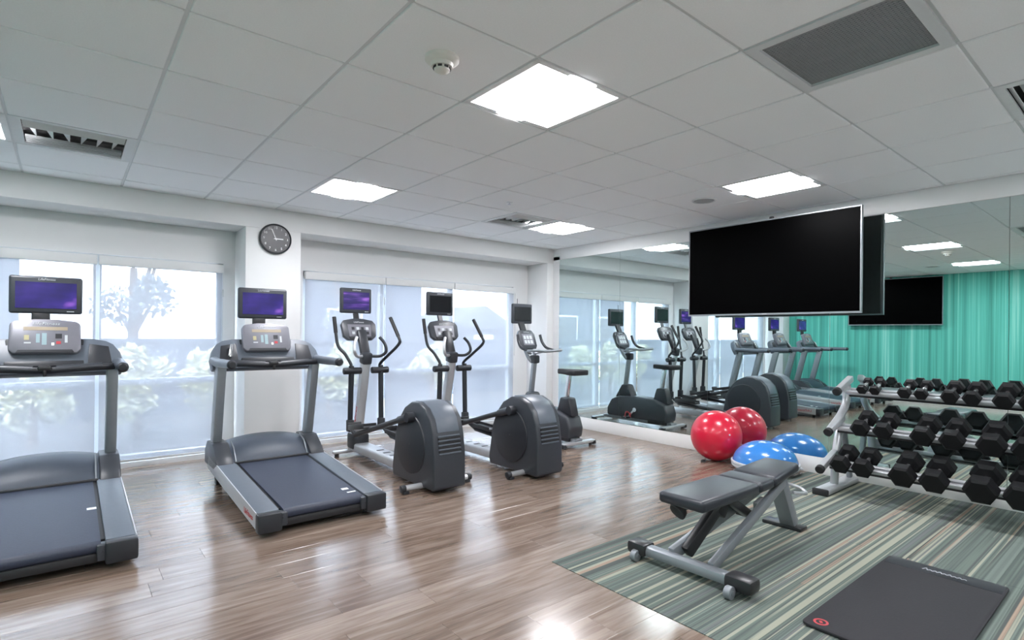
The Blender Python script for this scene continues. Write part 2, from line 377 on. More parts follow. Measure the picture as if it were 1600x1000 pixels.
# mirror
mir = thing('wall_mirror', 'wall-to-wall frameless mirror made of tall panels beside the rack', 'mirror', (XM, 0, .155))
ed = [3.205, 2.10, .86, -.375, -1.61, -2.85, -4.2]
for a, c in zip(ed, ed[1:]):
    MB().box((0, (a+c)/2, (2.302-.155)/2), (.006, a-c-.003, 2.302-.155)).build('mirror_panel', 'mirror_glass', mir, smooth=False)
# windows
def window(name, x0, x1, muls, label):
    r = struct(thing(name, label, 'window', ((x0+x1)/2, YW+.06, ZB)), label, 'window'); cx = (x0+x1)/2; h = ZT-ZB
    b = MB(); b.box((0, 0, .03), (x1-x0, .07, .06)).box((0, 0, h-.03), (x1-x0, .07, .06)).box((x0-cx+.025, 0, h/2), (.05, .07, h)).box((x1-cx-.025, 0, h/2), (.05, .07, h))
    b.build('window_frame', 'frame_alu', r)
    xs = [x0]+muls+[x1]
    for m in muls: MB().box((m-cx, 0, h/2), (.06, .07, h-.1)).build('mullion', 'frame_alu', r)
    for a, c in zip(xs, xs[1:]):
        MB().box(((a+c)/2-cx, 0, .73), (c-a-.06, .06, .055)).build('transom', 'frame_alu', r)
        MB().box(((a+c)/2-cx, .0, .38), (c-a-.07, .006, .66)).build('pane', 'window_glass', r)
        MB().box(((a+c)/2-cx, .0, (.755+h-.05)/2), (c-a-.07, .006, h-.05-.755)).build('pane', 'window_glass', r)
    return r
MA = [-2.30, -1.352]; MBm = [1.35, 2.315]
window('window_1', WA1, WA2, MA, 'long daylit window behind the treadmills')
window('window_2', WB1, WB2, MBm, 'long daylit window behind the ellipticals and the bike')
def shade(x0, x1, label, chain):
    r = thing('roller_shade', label, 'shade', ((x0+x1)/2, YW-.03, 0), group='roller shades over the windows'); L = x1-x0
    MB().box((0, -.01, 1.873), (L-.004, .06, .082), bev=.006).build('cassette', 'wall_white', r)
    MB().box((0, 0, (1.84+.07)/2), (L-.02, .0012, 1.77)).build('fabric', 'shade_mesh', r, smooth=False)
    MB().box((0, 0, .072), (L-.02, .012, .022), bev=.004).build('bottom_bar', 'wall_white', r)
    if chain: MB().tube([(chain*(L/2-.012), -.035, 1.84), (chain*(L/2-.012), -.037, 1.3), (chain*(L/2-.012), -.035, .95)], .0028, 6, 1).box((chain*(L/2-.012), -.035, 1.63), (.014, .012, .075), bev=.003).build('pull_chain', 'chain_grey', r)
for x0, x1, lb, ch in ((WA1, MA[0], 'sheer white roller shade next to the teal wall', 0), (MA[0], MA[1], 'sheer white roller shade behind the leftmost treadmill in view', 0), (MA[1], WA2, 'sheer white roller shade just left of the clock column', 1),
                       (WB1, MBm[0], 'sheer white roller shade just right of the clock column', 1), (MBm[0], MBm[1], 'sheer white roller shade behind the second elliptical', 0), (MBm[1], WB2, 'sheer white roller shade behind the exercise bike', 1)):
    shade(x0+.004, x1-.004, lb, ch)

# ------------------------------------------------------------------ ceiling fittings
LW = {(-4, 3): 'square lit ceiling panel at the left edge of the photo, beside a slotted vent', (0, 3): 'square lit ceiling panel nearest the clock', (4, 3): 'square lit ceiling panel beside the far vent near the mirror corner',
      (-4, -1): 'square lit ceiling panel nearest the teal wall, seen in the mirror', (0, -1): 'largest square lit ceiling panel, near the smoke detector', (4, -1): 'square lit ceiling panel in front of the hanging television',
      (-4, -5): 'square lit ceiling panel behind the camera by the teal wall', (0, -5): 'square lit ceiling panel behind the camera, middle one', (4, -5): 'square lit ceiling panel behind the camera by the mirror'}
proto = None
for t in LT:
    loc = (t[0]*T+T/2, t[1]*T+T/2, H)
    if proto is None:
        r = thing('ceiling_light', LW[t], 'ceiling light', loc, group='lit ceiling panels'); q = T/2-.006
        b = MB()
        for sx, sy, dx, dy in ((1, 0, .03, 2*q), (-1, 0, .03, 2*q), (0, 1, 2*q, .03), (0, -1, 2*q, .03)): b.box((sx*(q-.015), sy*(q-.015), .008), (dx, dy, .016))
        b.build('frame', 'lamp_white', r)
        b = MB(); b.box((0, 0, .15), (2*q, 2*q, .01))
        for s in (-1, 1): b.box((0, s*(q-.004), .08), (2*q, .006, .14))
        b.build('housing', 'lamp_white', r)
        for s in (-1, 1):   # curved side reflectors
            pts = [(s*(q-.03), .008), (s*(q-.06), .024), (s*(q-.10), .036), (s*(q-.14), .044), (s*(q-.14), .052), (s*(q-.10), .046), (s*(q-.05), .032), (s*(q-.022), .014)]
            MB().prism(pts, 'y', -q+.01, q-.01).build('reflector', 'lamp_white', r)
        pts = [(.17*math.cos(a), .032-.038*math.sin(a)) for a in [math.pi*k/10 for k in range(11)]]+[(-.17, .05), (.17, .05)]
        MB().prism(pts, 'y', -q+.012, q-.012).build('lens', 'lamp_lens', r)
        proto = r
    else: copy_tree(proto, None, loc, LW[t])
VW = {(-3, 3): 'slotted white ceiling vent above the left treadmill', (3, 3): 'slotted white ceiling vent beside the far light panel', (3, -4): 'ceiling vent cut off by the right edge of the photo'}
proto = None
for t in VT:
    loc = (t[0]*T+T/2, t[1]*T+T/2, H)
    if proto is None:
        r = thing('ceiling_vent', VW[t], 'vent', loc, group='slotted ceiling vents'); q = T/2-.006
        b = MB()
        for sx, sy, dx, dy in ((1, 0, .05, 2*q-.07), (-1, 0, .05, 2*q-.07), (0, 1, 2*q, .035), (0, -1, 2*q, .035)): b.box((sx*(q-dx/2 if sx else 0), sy*(q-dy/2 if sy else 0), .006), (dx, dy, .012))
        b.build('frame', 'vent_white', r)
        MB().box((0, 0, .10), (2*q, 2*q, .01)).build('duct', 'vent_dark', r)
        for sg in (-1, 1):
            for k in range(4):
                MB().box((0, sg*(.125+k*.042), .014), (2*q-.11, .003, .034), rot=(sg*math.radians(-48), 0, 0)).build('slat', 'vent_white', r)
        for k in range(6):
            sg = -1 if k < 3 else 1
            d_ = MB().prism([(-.105, -.02), (.105, -.02), (.06, .05), (-.06, .05)], 'x', -.0015, .0015).build('deflector', 'vent_white', r, (-.20+k*.08, 0, .028)); d_.rotation_euler = (0, sg*math.radians(38), 0)
        proto = r
    else: copy_tree(proto, None, loc, VW[t])
r = thing('return_grille', 'grey perforated return-air grille in the ceiling above the bench', 'grille', (RG[0]*T+T/2, RG[1]*T+T/2, H)); q = T/2-.006
b = MB()
for sx, sy, dx, dy in ((1, 0, .045, 2*q-.09), (-1, 0, .045, 2*q-.09), (0, 1, 2*q, .045), (0, -1, 2*q, .045)): b.box((sx*(q-dx/2 if sx else 0), sy*(q-dy/2 if sy else 0), .005), (dx, dy, .014))
b.build('frame', 't_bar', r)
MB().box((0, 0, .05), (2*q, 2*q, .006)).build('backing', 'vent_dark', r)
n = 34; st = (2*q-.09)/n; b = MB()
for k in range(n+1):
    b.box((-q+.045+k*st, 0, .012), (st*.62, 2*q-.09, .004)); b.box((0, -q+.045+k*st, .013), (2*q-.09, st*.62, .004))
o = b.build('perforated_sheet', 'grille', r); o['kind'] = 'stuff'
r = thing('smoke_detector', 'beige round smoke detector on a ceiling tile near the big light', 'smoke detector', (-.315, -.335, H))
MB().lathe([(0, 0), (.074, 0), (.074, -.014), (.066, -.022), (.05, -.028), (.045, -.042), (0, -.042)]).build('base', 'detector', r)
MB().lathe([(0, -.040), (.036, -.040), (.034, -.058), (.02, -.066), (0, -.066)]).build('sensor_cap', 'detector', r)
b = MB()
for k in range(8):
    a = k*math.pi/4; b.box((.0365*math.cos(a), .0365*math.sin(a), -.048), (.004, .018, .008), rot=(0, 0, a))
b.build('sensor_slots', 'vent_dark', r)
def speaker(loc, label):
    r = thing('ceiling_speaker', label, 'speaker', loc, group='round ceiling speakers')
    MB().lathe([(.088, .002), (.105, .002), (.105, -.006), (.096, -.010), (.088, -.006)], 36).build('rim', 'vent_white', r)
    MB().lathe([(0, -.008), (.05, -.007), (.089, -.003)], 36).build('grille_disc', 'speaker_grille', r)
speaker((2.755, .31, H), 'round ceiling speaker between the hanging television and a light panel')
speaker((-2.08, .26, H), 'round ceiling speaker near the teal wall, seen in the mirror')
r = thing('sprinkler', 'tiny white sprinkler head in the middle of the ceiling', 'sprinkler', (1.52, 1.53, H))
MB().lathe([(0, 0), (.028, 0), (.028, -.005), (.012, -.009), (0, -.009)], 20).build('escutcheon', 'vent_white', r)
MB().lathe([(0, -.008), (.006, -.008), (.006, -.022), (.016, -.022), (.016, -.025), (0, -.025)], 16).build('head', 'steel', r)

# ------------------------------------------------------------------ clock
r = thing('wall_clock', 'round black wall clock with white numerals on the white column', 'clock', (0.002, YF, 2.166))
MY = Matrix.Rotation(math.pi/2, 4, 'X')
MB().lathe([(0, .0), (.148, 0), (.15, .02), (.146, .034), (.138, .036), (.134, .026)], 48, MY).build('case', 'charcoal', r)
MB().lathe([(0, .025), (.136, .025)], 48, MY).build('dial', 'clock_face', r)
for k in range(1, 13):
    a = math.pi/2-k*math.pi/6
    text('numeral', str(k), .032, 'print_white', r, (.108*math.cos(a), -.0265, .108*math.sin(a)), FACE)
def hand(name, ang, L, wd):
    a = math.radians(90-ang); b = MB(); d = Vector((math.cos(a), 0, math.sin(a))); b.bar(d*-.018+Vector((0, -.029, 0)), d*L+Vector((0, -.029, 0)), .002, wd, upv=(-d.z, 0, d.x)); b.build(name, 'print_white', r)
hand('minute_hand', 338, .10, .0075); hand('hour_hand', 89, .070, .010)
MB().lathe([(0, .033), (.008, .033), (.008, .026)], 16, MY).build('hub', 'print_white', r)

# ------------------------------------------------------------------ televisions
def television(name, label, loc, rz, wd, ht, arm):
    r = thing(name, label, 'television', loc, rz)      # local: screen faces -y, centre at origin
    MB().box((0, 0, 0), (wd-.022, .012, ht-.026)).build('screen', 'tv_black', r)
    b = MB(); e = .010
    b.box((0, .006, ht/2-e/2), (wd, .032, e)).box((0, .006, -ht/2+e*.8), (wd, .032, e*1.6)).box((wd/2-e/2, .006, 0), (e, .032, ht-2*e)).box((-wd/2+e/2, .006, 0), (e, .032, ht-2*e))
    b.build('bezel', 'silver_grey', r)
    MB().box((0, .03, 0), (wd-.02, .035, ht-.02), bev=.01).box((0, .055, -.12), (wd*.72, .03, ht*.55), bev=.012).build('back_cover', 'dark_shell', r)
    MB().box((0, -.012, -ht/2+.008), (.045, .003, .005)).build('badge', 'print_pale', r)
    b = MB(); b.box((-.2, .075, 0), (.035, .02, .46)).box((.2, .075, 0), (.035, .02, .46)).box((0, .085, .12), (.5, .02, .04)).box((0, .085, -.12), (.5, .02, .04))
    b.box((0, arm-.012, 0), (.34, .02, .36), bev=.004)
    if arm > .15:
        for s in (-1, 1): b.bar((s*.12, .09, 0), (s*.12, arm-.02, 0), .03, .05)
    b.build('wall_bracket', 'black_plastic', r)
    MB().box((wd*.03, .02, ht/2+.012), (.035, .03, .024), bev=.004).build('sensor', 'black_plastic', r)
    return r
television('television', 'big black flat television hung out from the mirror on a bracket', (3.46, .10, 1.908), -math.pi/2, 1.645, .895, .262)
television('television', 'flat black television on the teal wall, seen in the mirror', (XL+.115, 1.24, 1.965), math.pi/2, 1.62, .92, .113)

# ------------------------------------------------------------------ treadmill
def machine_screen(r, tvy, zc, wd, ht, scr, badge=True, tilt=0):
    tv = MB().box((0, 0, 0), (wd, .045, ht), bev=.016, seg=3).build('monitor', 'graphite', r, (0, tvy, zc)); tv.rotation_euler = (tilt, 0, 0)
    s = MB().box((0, -.0225, -.002), (wd*.83, .004, ht*.70)).build('screen', scr, tv)
    if badge:
        text('lettering', 'LifeFitness', .022, 'print_pale', tv, (0, -.0235, ht/2-.021), FACE, shear=.2)
        MB().box((wd*.33, -.0225, -ht/2+.018), (.04, .003, .005)).build('label', 'print_pale', tv)
    return tv
def make_treadmill(label, loc):
    r = thing('treadmill', label, 'treadmill', loc, group='row of treadmills facing the window')
    zt = lambda y: .145+.066*y
    for s in (-1, 1):
        sr = MB().prism([(.05, .045), (.05, zt(.05)), (1.50, zt(1.5)), (1.62, .28), (1.66, .22), (1.55, .13)], 'x', s*.275, s*.405, bev=.006).build('side_rail', 'slate', r)
        MB().prism([(.05, .05), (.05, zt(.05)+.002), (1.50, zt(1.5)+.002), (1.55, .14)], 'x', s*.405, s*.412, bev=.002).build('rail_trim', 'silver', sr)
        ec = MB().box((s*.343, .018, .09), (.142, .07, .115), bev=.012).build('end_cap', 'charcoal', r)
        MB().box((s*.262, .035, .095), (.05, .07, .085), bev=.01).cyl((s*.262, -.004, .10), (s*.262, .01, .10), .008).build('roller_guard', 'graphite', ec)
    # red lettering on both outer sides
    for s in (-1, 1):
        text('lettering', 'LifeFitness', .052, 'print_red', r, (s*.4125, .22, .105), (math.pi/2, 0, s*math.pi/2), ext=.001)
    prof = []
    R = .032
    for k in range(9):
        a = math.pi/2+math.pi*k/8; prof.append((.05+R*math.cos(a)*1.0, .118+R*math.sin(a)))
    # belt: loop around the rear roller
    top = [(1.45, zt(1.45)-.008)]; bot = [(1.45, zt(1.45)-.06)]
    MB().prism(top+prof+bot, 'x', -.255, .255).build('running_belt', 'belt', r)
    for s in (-1, 1):
        MB().prism([(.10, .11), (.10, zt(.10)-.014), (1.46, zt(1.46)-.014), (1.46, .15)], 'x', s*.252, s*.279).build('deck_edge', 'rubber', r)
    MB().prism([(.16, .05), (.16, .10), (1.5, .18), (1.5, .06)], 'x', -.26, .26).build('under_frame', 'black_plastic', r)
    for s in (-1, 1):
        MB().cyl((s*.32, .12, 0), (s*.32, .12, .07), .022, .018).build('foot', 'rubber', r)
        MB().cyl((s*.34-.02, 1.5, .04), (s*.34+.02, 1.5, .04), .04, seg=20).prism([(1.42, .05), (1.42, .15), (1.58, .15), (1.53, .05)], 'x', s*.325, s*.355).build('wheel', 'rubber', r)
    zb = lambda y: .15+.0591*(y-.05)
    for x_, y_, wd_, ln_ in ((.20, .20, .045, .035), (.215, .12, .06, .016)):
        dc = MB().box((0, 0, 0), (wd_, ln_, .0014)).build('belt_decal', 'print_white', r, (x_, y_, zb(y_)+.001)); dc.rotation_euler = (math.atan(.0591), 0, 0)
    MB().box((0, .085, .068), (.50, .13, .05), bev=.012).build('belt_end_shadow', 'rubber', r)  # black block put in for the shadow under the belt's rear end
    # motor hood
    hp = [(1.20, .215), (1.215, .25), (1.30, .335), (1.42, .385), (1.55, .385), (1.66, .34), (1.70, .24), (1.68, .14), (1.5, .12)]
    hb = MB()
    nseg = 12; rings = []
    for k in range(nseg+1):
        x = -.30+.60*k/nseg; bulge = 1-(abs(x)/.30)**2.2*.16
        rings.append([hb.bm.verts.new((x, y_, .12+(z_-.12)*bulge)) for y_, z_ in hp])
    n = len(hp)
    for A, B in zip(rings, rings[1:]):
        for k in range(n): hb.bm.faces.new((A[k], A[(k+1) % n], B[(k+1) % n], B[k]))
    hb.bm.faces.new(rings[0]); hb.bm.faces.new(rings[-1][::-1]); bmesh.ops.recalc_face_normals(hb.bm, faces=hb.bm.faces[:])
    hd = hb.build('motor_hood', 'hood_blue', r)
    for s in (-1, 1):
        MB().prism([(1.215, .225), (1.30, .322), (1.42, .362), (1.42, .372), (1.295, .332), (1.205, .228)], 'x', s*.268, s*.276).build('hood_trim', 'silver_grey', hd)
    MB().box((0, 1.20, .222), (.57, .03, .018), bev=.005).build('hood_lip', 'black_plastic', hd)
    for s in (-1, 1):
        MB().prism([(1.17, .215), (1.24, .275), (1.38, .36), (1.58, .36), (1.67, .28), (1.67, .16), (1.3, .16)], 'x', s*.292, s*.412, bev=.014).build('upright_boot', 'graphite', r)
        MB().bar((s*.362, 1.50, .30), (s*.362, 1.33, .99), .068, .105, bev=.014, upv=(0, 1, 0)).build('upright', 'silver_grey', r)
    # dash
    dirv = Vector((0, .45, .893)); nv = Vector((0, -.893, .45))
    outl = [(-.42, -.03), (-.428, .06), (-.412, .13), (-.375, .19), (-.33, .22), (-.26, .235), (.26, .235), (.33, .22), (.375, .19), (.412, .13), (.428, .06), (.42, -.03)]
    mt = Matrix(((1, 0, 0, 0), (0, dirv.y, -nv.y, 1.36), (0, dirv.z, -nv.z, .985), (0, 0, 0, 1)))
    MB().prism(outl, 'z', 0, .075, bev=.014, mat=mt).build('dash', 'slate', r)
    for s in (-1, 1):
        c = MB().prism([(s*.225, .025), (s*.365, .025), (s*.345, .17), (s*.235, .19)], 'z', -.006, .01, bev=.004, mat=mt).build('cup_holder', 'charcoal', r)
    MB().prism([(-.205, .015), (.205, .015), (.205, .055), (-.205, .055)], 'z', -.022, .01, bev=.006, mat=mt).build('reading_ledge', 'charcoal', r)
    MB().bar((-.29, 1.36, 1.045), (-.265, 1.41, 1.15), .03, .03, bev=.01).build('towel_clip', 'steel', r)
    # console panel
    ct = Vector((0, .34, .94)); cn = Vector((0, -.94, .34))
    mc = Matrix(((1, 0, 0, 0), (0, ct.y, -cn.y, 1.375), (0, ct.z, -cn.z, 1.095), (0, 0, 0, 1)))
    pan = MB().prism([(-.165, 0), (-.19, .03), (-.185, .215), (-.165, .235), (-.06, .25), (.06, .25), (.165, .235), (.185, .215), (.19, .03), (.165, 0)], 'z', 0, .06, bev=.012, mat=mc).build('console', 'console_grey', r)
    MB().prism([(-.15, .006), (.15, .006), (.14, .024), (-.14, .024)], 'z', -.003, .01, mat=mc).build('button_strip', 'charcoal', pan)
    MB().prism([(-.115, .165), (.115, .165), (.115, .19), (-.115, .19)], 'z', -.0016, .01, mat=mc).build('readout', 'print_amber', pan)
    for (u0, u1, v0, v1, mm) in ((-.11, -.085, .095, .13, 'print_yellow'), (-.11, -.075, .07, .08, 'print_pale'), (-.05, -.03, .075, .14, 'print_cyan'), (-.02, .005, .06, .145, 'print_cyan'), (.03, .045, .055, .075, 'print_white'), (.055, .08, .065, .085, 'print_red'), (.05, .085, .105, .14, 'charcoal'), (.10, .115, .075, .13, 'print_pale')):
        MB().prism([(u0, v0), (u1, v0), (u1, v1), (u0, v1)], 'z', -.0016, .01, mat=mc).build('key', mm, pan)
    tl = text('lettering', 'LifeFitness', .03, 'print_pale', pan, mc @ Vector((0, .213, -.0016)), (math.radians(70), 0, 0), shear=.2)
    tl.scale = (1.15, 1, 1)
    MB().prism([(-.20, -.02), (.20, -.02), (.215, .06), (.205, .12), (-.205, .12), (-.215, .06)], 'z', .045, .09, bev=.012, mat=mc).build('console_cradle', 'charcoal', r)
    MB().box((-.03, 1.565, 1.335), (.10, .04, .08), bev=.01).build('monitor_neck', 'black_plastic', r)
    machine_screen(r, 1.565, 1.498, .392, .262, 'screen_blue')
    # bars
    MB().tube([(-.37, 1.30, 1.0), (-.2, 1.25, .995), (0, 1.235, .985), (.2, 1.25, .995), (.37, 1.30, 1.0)], .024, 12, 4).build('sensor_bar', 'charcoal', r)
    for s in (-1, 1):
        MB().tube([(s*.30, 1.277, 1.004), (s*.2, 1.252, 1.0), (s*.06, 1.238, .99)], .0255, 12, 4).build('pulse_grip', 'graphite', r)
    MB().box((0, 1.215, 1.0), (.07, .05, .035), bev=.012).box((0, 1.205, .97), (.02, .02, .05), bev=.006).build('safety_clip', 'black_plastic', r)
    for s in (-1, 1):
        h = MB().tube([(s*.40, 1.38, 1.02), (s*.405, 1.2, 1.012), (s*.40, 1.0, 1.015), (s*.39, .82, 1.015)], [.036, .034, .032, .032], 14, 4).build('handrail', 'slate', r)
        MB().lathe([(0, -.022), (.022, -.02), (.033, -.004), (.033, .012), (0, .012)], 18, Matrix.Translation((s*.39, .815, 1.015)) @ Matrix.Rotation(-math.pi/2, 4, 'X')).build('end_plug', 'charcoal', h)
    return r
tm = make_treadmill('grey treadmill with a blue screen in front of the clock column', (-.26, 1.15, 0))
t1 = copy_tree(tm, None, (-1.668, 1.19, 0), 'grey treadmill cut off by the left edge of the photo')
dcs = [o for o in t1.children if o.name.startswith('belt_decal')]
dcs[0].location = (.232, .60, .15+.0591*.55+.001); bpy.data.objects.remove(dcs[1])
copy_tree(tm, None, (-2.86, 1.17, 0), 'third treadmill beside the teal wall, seen only in the mirror')

# ------------------------------------------------------------------ ellipticals
def make_elliptical(label, loc, scr):
    r = thing('elliptical_trainer', label, 'elliptical', loc, group='pair of elliptical trainers')
    hp = [(.70, .03), (.715, .10), (.66, .40), (.60, .53), (.50, .635), (.38, .692), (.26, .695), (.15, .655), (.075, .58), (.035, .47), (.005, .30), (0, .05), (.02, .03)]
    hs = MB().prism(hp, 'x', -.145, .145, bev=.022, seg=3).build('housing', 'graphite', r)
    hood = [(.50, .64), (.38, .698), (.26, .702), (.15, .663), (.07, .585), (.03, .478), (.045, .475), (.088, .575), (.16, .64), (.26, .68), (.38, .676), (.49, .62)]
    MB().prism(hood, 'x', -.10, .10, bev=.006).build('top_cover', 'slate', hs)
    for s in (-1, 1):
        ds = MB().cyl((s*.140, .385, .345), (s*.156, .385, .345), .245, .24, seg=40, bev=.004).build('flywheel_cover', 'charcoal', hs)
        MB().cyl((s*.156, .385, .345), (s*.158, .385, .345), .006, seg=10).build('screw', 'black_plastic', ds)
    for k in range(5):
        MB().box((0, .012+.012*k*.5, .315+k*.033), (.20, .03, .012), rot=(-.12, 0, 0), bev=.003).build('vent_fin', 'slate', hs)
        if k < 4: MB().box((0, .004+.012*k*.5, .3315+k*.033), (.20, .016, .012), rot=(-.12, 0, 0)).build('vent_slot', 'rubber', hs)
    st = MB().cyl((-.305, .20, .042), (.305, .20, .042), .024, seg=16).build('rear_stabilizer', 'silver', r)
    for s in (-1, 1):
        MB().cyl((s*.285, .20, .042), (s*.325, .20, .042), .028, seg=16, bev=.004).box((s*.285, .20, .012), (.05, .05, .024), bev=.006).build('end_cap', 'charcoal', st)
    MB().box((0, 1.25, .085), (.155, 1.25, .085), bev=.02, seg=3).build('base_rail', 'silver', r)
    for k in range(3): MB().box((0, .98+k*.14, .128), (.07, .03, .004), bev=.001).build('rail_slot', 'charcoal', r)
    st = MB().box((0, 1.79, .045), (.52, .06, .032), bev=.012).build('front_stabilizer', 'silver', r)
    for s in (-1, 1): MB().cyl((s*.22, 1.79, 0), (s*.22, 1.79, .035), .022).build('levelling_foot', 'rubber', st)
    MB().box((0, 1.79, .14), (.17, .20, .17), bev=.03).build('front_boot', 'charcoal', r)
    MB().bar((0, 1.80, .18), (0, 1.62, .97), .088, .075, bev=.016, upv=(0, 1, 0)).build('mast', 'silver', r)
    text('lettering', 'LifeFitness', .05, 'print_red', r, (-.0455, 1.752, .40), (math.pi/2, -math.radians(77), -math.pi/2), ext=.001)
    MB().box((0, 1.615, 1.0), (.10, .11, .12), rot=(.2, 0, 0), bev=.018).build('mast_collar', 'graphite', r)
    MB().bar((0, 1.625, 1.03), (0, 1.74, 1.28), .10, .06, bev=.02, upv=(0, 1, 0)).build('console_stem', 'charcoal', r)
    # console
    ct = Vector((0, .36, .933)); cn = Vector((0, -.933, .36))
    mc = Matrix(((1, 0, 0, 0), (0, ct.y, -cn.y, 1.735), (0, ct.z, -cn.z, 1.185), (0, 0, 0, 1)))
    pan = MB().prism([(-.13, 0), (-.175, .04), (-.185, .17), (-.155, .215), (-.05, .235), (.05, .235), (.155, .215), (.185, .17), (.175, .04), (.13, 0)], 'z', 0, .05, bev=.012, mat=mc).build('console', 'graphite', r)
    MB().prism([(-.115, .035), (.115, .035), (.125, .165), (-.125, .165)], 'z', -.003, .01, mat=mc).build('keypad', 'console_grey', pan)
    for i in range(4):
        for j in range(2): MB().prism([(-.085+i*.05, .055+j*.05), (-.055+i*.05, .055+j*.05), (-.055+i*.05, .085+j*.05), (-.085+i*.05, .085+j*.05)], 'z', -.005, .01, mat=mc).build('key', 'charcoal' if (i+j) % 2 else 'print_pale', pan)
    text('lettering', 'LifeFitness', .026, 'print_pale', pan, mc @ Vector((0, .19, -.0015)), (math.radians(69), 0, 0), shear=.2)
    MB().prism([(-.11, .005), (.11, .005), (.125, .03), (-.125, .03)], 'z', -.014, .01, bev=.004, mat=mc).build('console_ledge', 'charcoal', pan)
    MB().bar((0, 1.84, 1.34), (0, 1.90, 1.50), .05, .025).build('monitor_neck', 'black_plastic', r)
    machine_screen(r, 1.885, 1.588, .335, .262, scr)
    # fixed handles
    for s in (-1, 1):
        MB().tube([(s*.03, 1.60, 1.02), (s*.12, 1.54, 1.02), (s*.165, 1.50, 1.07), (s*.155, 1.52, 1.15), (s*.12, 1.56, 1.21)], .0155, 10, 5).build('pulse_handle', 'charcoal' if s > 0 else 'silver', r)
    # moving arms: left forward, right back
    for s, ph in ((-1, 1), (1, -1)):
        xa = s*.155; yt, yb = 1.60, 1.60+.02*ph
        arm = MB().cyl((xa, yb, .36), (xa, yt, .87), .026, seg=14).build('swing_arm', 'charcoal', r)
        MB().cyl((xa-s*-.08, yt, .875), (xa-s*.10, yt, .875), .034, seg=16, bev=.008).cyl((xa, yt, .87), (xa, yt, .925), .03, .024).build('arm_pivot', 'charcoal', arm)
        if ph > 0: pts = [(xa, yt, .91), (xa-.005, yt+.01, .95), (s*.20, yt+.05, 1.04), (s*.25, yt+.10, 1.12), (s*.265, yt+.13, 1.25), (s*.272, yt+.16, 1.41)]
        else: pts = [(xa, yt+.03, .91), (xa+.005, yt+.01, .95), (s*.20, yt-.10, 1.04), (s*.25, yt-.215, 1.15), (s*.248, yt-.20, 1.22), (s*.222, yt-.07, 1.41)]
        hn = MB().tube(pts, .0155, 10, 5).build('swing_handle', 'charcoal', arm)
        MB().tube(pts[-2:], .019, 10, 1).build('handle_grip', 'rubber', hn)
        MB().box((xa, yb, .33), (.062, .075, .12), bev=.014).build('arm_boot', 'charcoal', arm)
    for s in (-1, 1):
        if s < 0: hub, fr = (-.19, .34, .575), (-.19, 1.40, .275)
        else: hub, fr = (.19, .36, .16), (.19, 1.42, .22)
        lk = MB().cyl(fr, hub, .024, seg=14).cyl(Vector(hub)+Vector((-.03*s, -.02, 0)), Vector(hub)+Vector((.03*s, -.02, 0)), .04, seg=16).build('pedal_link', 'charcoal', r)
        h_, f_ = Vector(hub), Vector(fr); d = (h_-f_).normalized()
        MB().tube([h_+d*-.02, h_+d*-.16], .033, 14, 1).build('link_sleeve', 'graphite', lk)
        MB().bar(f_, (s*.155, 1.60+(.02 if s < 0 else -.02), .31), .03, .03, bev=.006).build('link_joint', 'charcoal', lk)
        c = f_+d*.16+Vector((-.0*s, 0, .045)); ang = math.atan2(d.z, -d.y)
        pd = MB().box((0, 0, 0), (.135, .36, .022), bev=.008).box((0, .17, .03), (.135, .02, .06), bev=.008).box((-.062, 0, .018), (.012, .34, .035), bev=.004).box((.062, 0, .018), (.012, .34, .035), bev=.004).build('foot_pedal', 'black_plastic', r, c)
        pd.rotation_euler = (-ang*.6, 0, 0)
    return r
el = make_elliptical('elliptical trainer with a lit purple screen, beside the middle treadmill', (.755, 1.27, 0), 'screen_purple')
e2 = copy_tree(el, None, (1.665, 1.10, 0), 'elliptical trainer with a dark screen, beside the exercise bike')
for ch in e2.children_recursive:
    if ch.name.startswith('screen'): ch.material_slots[0].link = 'OBJECT'; ch.material_slots[0].material = M['screen_off']

# ------------------------------------------------------------------ exercise bike (local y: 0 = rear foot)
r = thing('exercise_bike', 'upright exercise bike with a dark screen in the corner by the mirror', 'exercise bike', (2.83, 1.86, 0))
MB().prism([(.10, .09), (.08, .20), (.13, .33), (.30, .385), (.62, .40), (.92, .385), (1.06, .33), (1.14, .20), (1.14, .09)], 'x', -.115, .115, bev=.03, seg=3).build('housing', 'graphite', r)
MB().prism([(.12, .05), (.12, .13), (.42, .13), (.42, .05)], 'x', -.09, .09, bev=.012).build('rear_skirt', 'charcoal', r)
MB().box((0, .62, .065), (.12, 1.15, .05), bev=.012).build('base_rail', 'silver_grey', r)
for yk in (.06, 1.28):
    st = MB().box((0, yk, .045), (.50, .07, .035), bev=.014).build('stabilizer', 'silver', r)
    for s in (-1, 1): MB().box((s*.235, yk, .03), (.05, .075, .045), bev=.01).cyl((s*.20, yk, 0), (s*.20, yk, .03), .02).build('end_foot', 'charcoal', st)
MB().bar((0, 1.16, .07), (0, 1.28, .05), .09, .04).build('front_link', 'silver_grey', r)
MB().prism([(.70, .36), (.80, .55), (.90, .55), (1.02, .36)], 'x', -.07, .07, bev=.02).build('mast_boot', 'charcoal', r)
MB().bar((0, .89, .45), (0, .82, .95), .06, .055, bev=.016, upv=(0, 1, 0)).build('mast', 'silver_grey', r)
MB().box((0, .82, .95), (.085, .11, .10), bev=.02).build('mast_collar', 'charcoal', r)
MB().tube([(-.075, .98, 1.20), (-.07, .93, 1.08), (-.05, .87, .96), (0, .84, .91), (.05, .87, .96), (.07, .93, 1.08), (.075, .98, 1.20)], .022, 10, 5).build('console_yoke', 'silver_grey', r)
ct = Vector((0, .40, .917)); cn = Vector((0, -.917, .40))
mc = Matrix(((1, 0, 0, 0), (0, ct.y, -cn.y, .90), (0, ct.z, -cn.z, 1.075), (0, 0, 0, 1)))
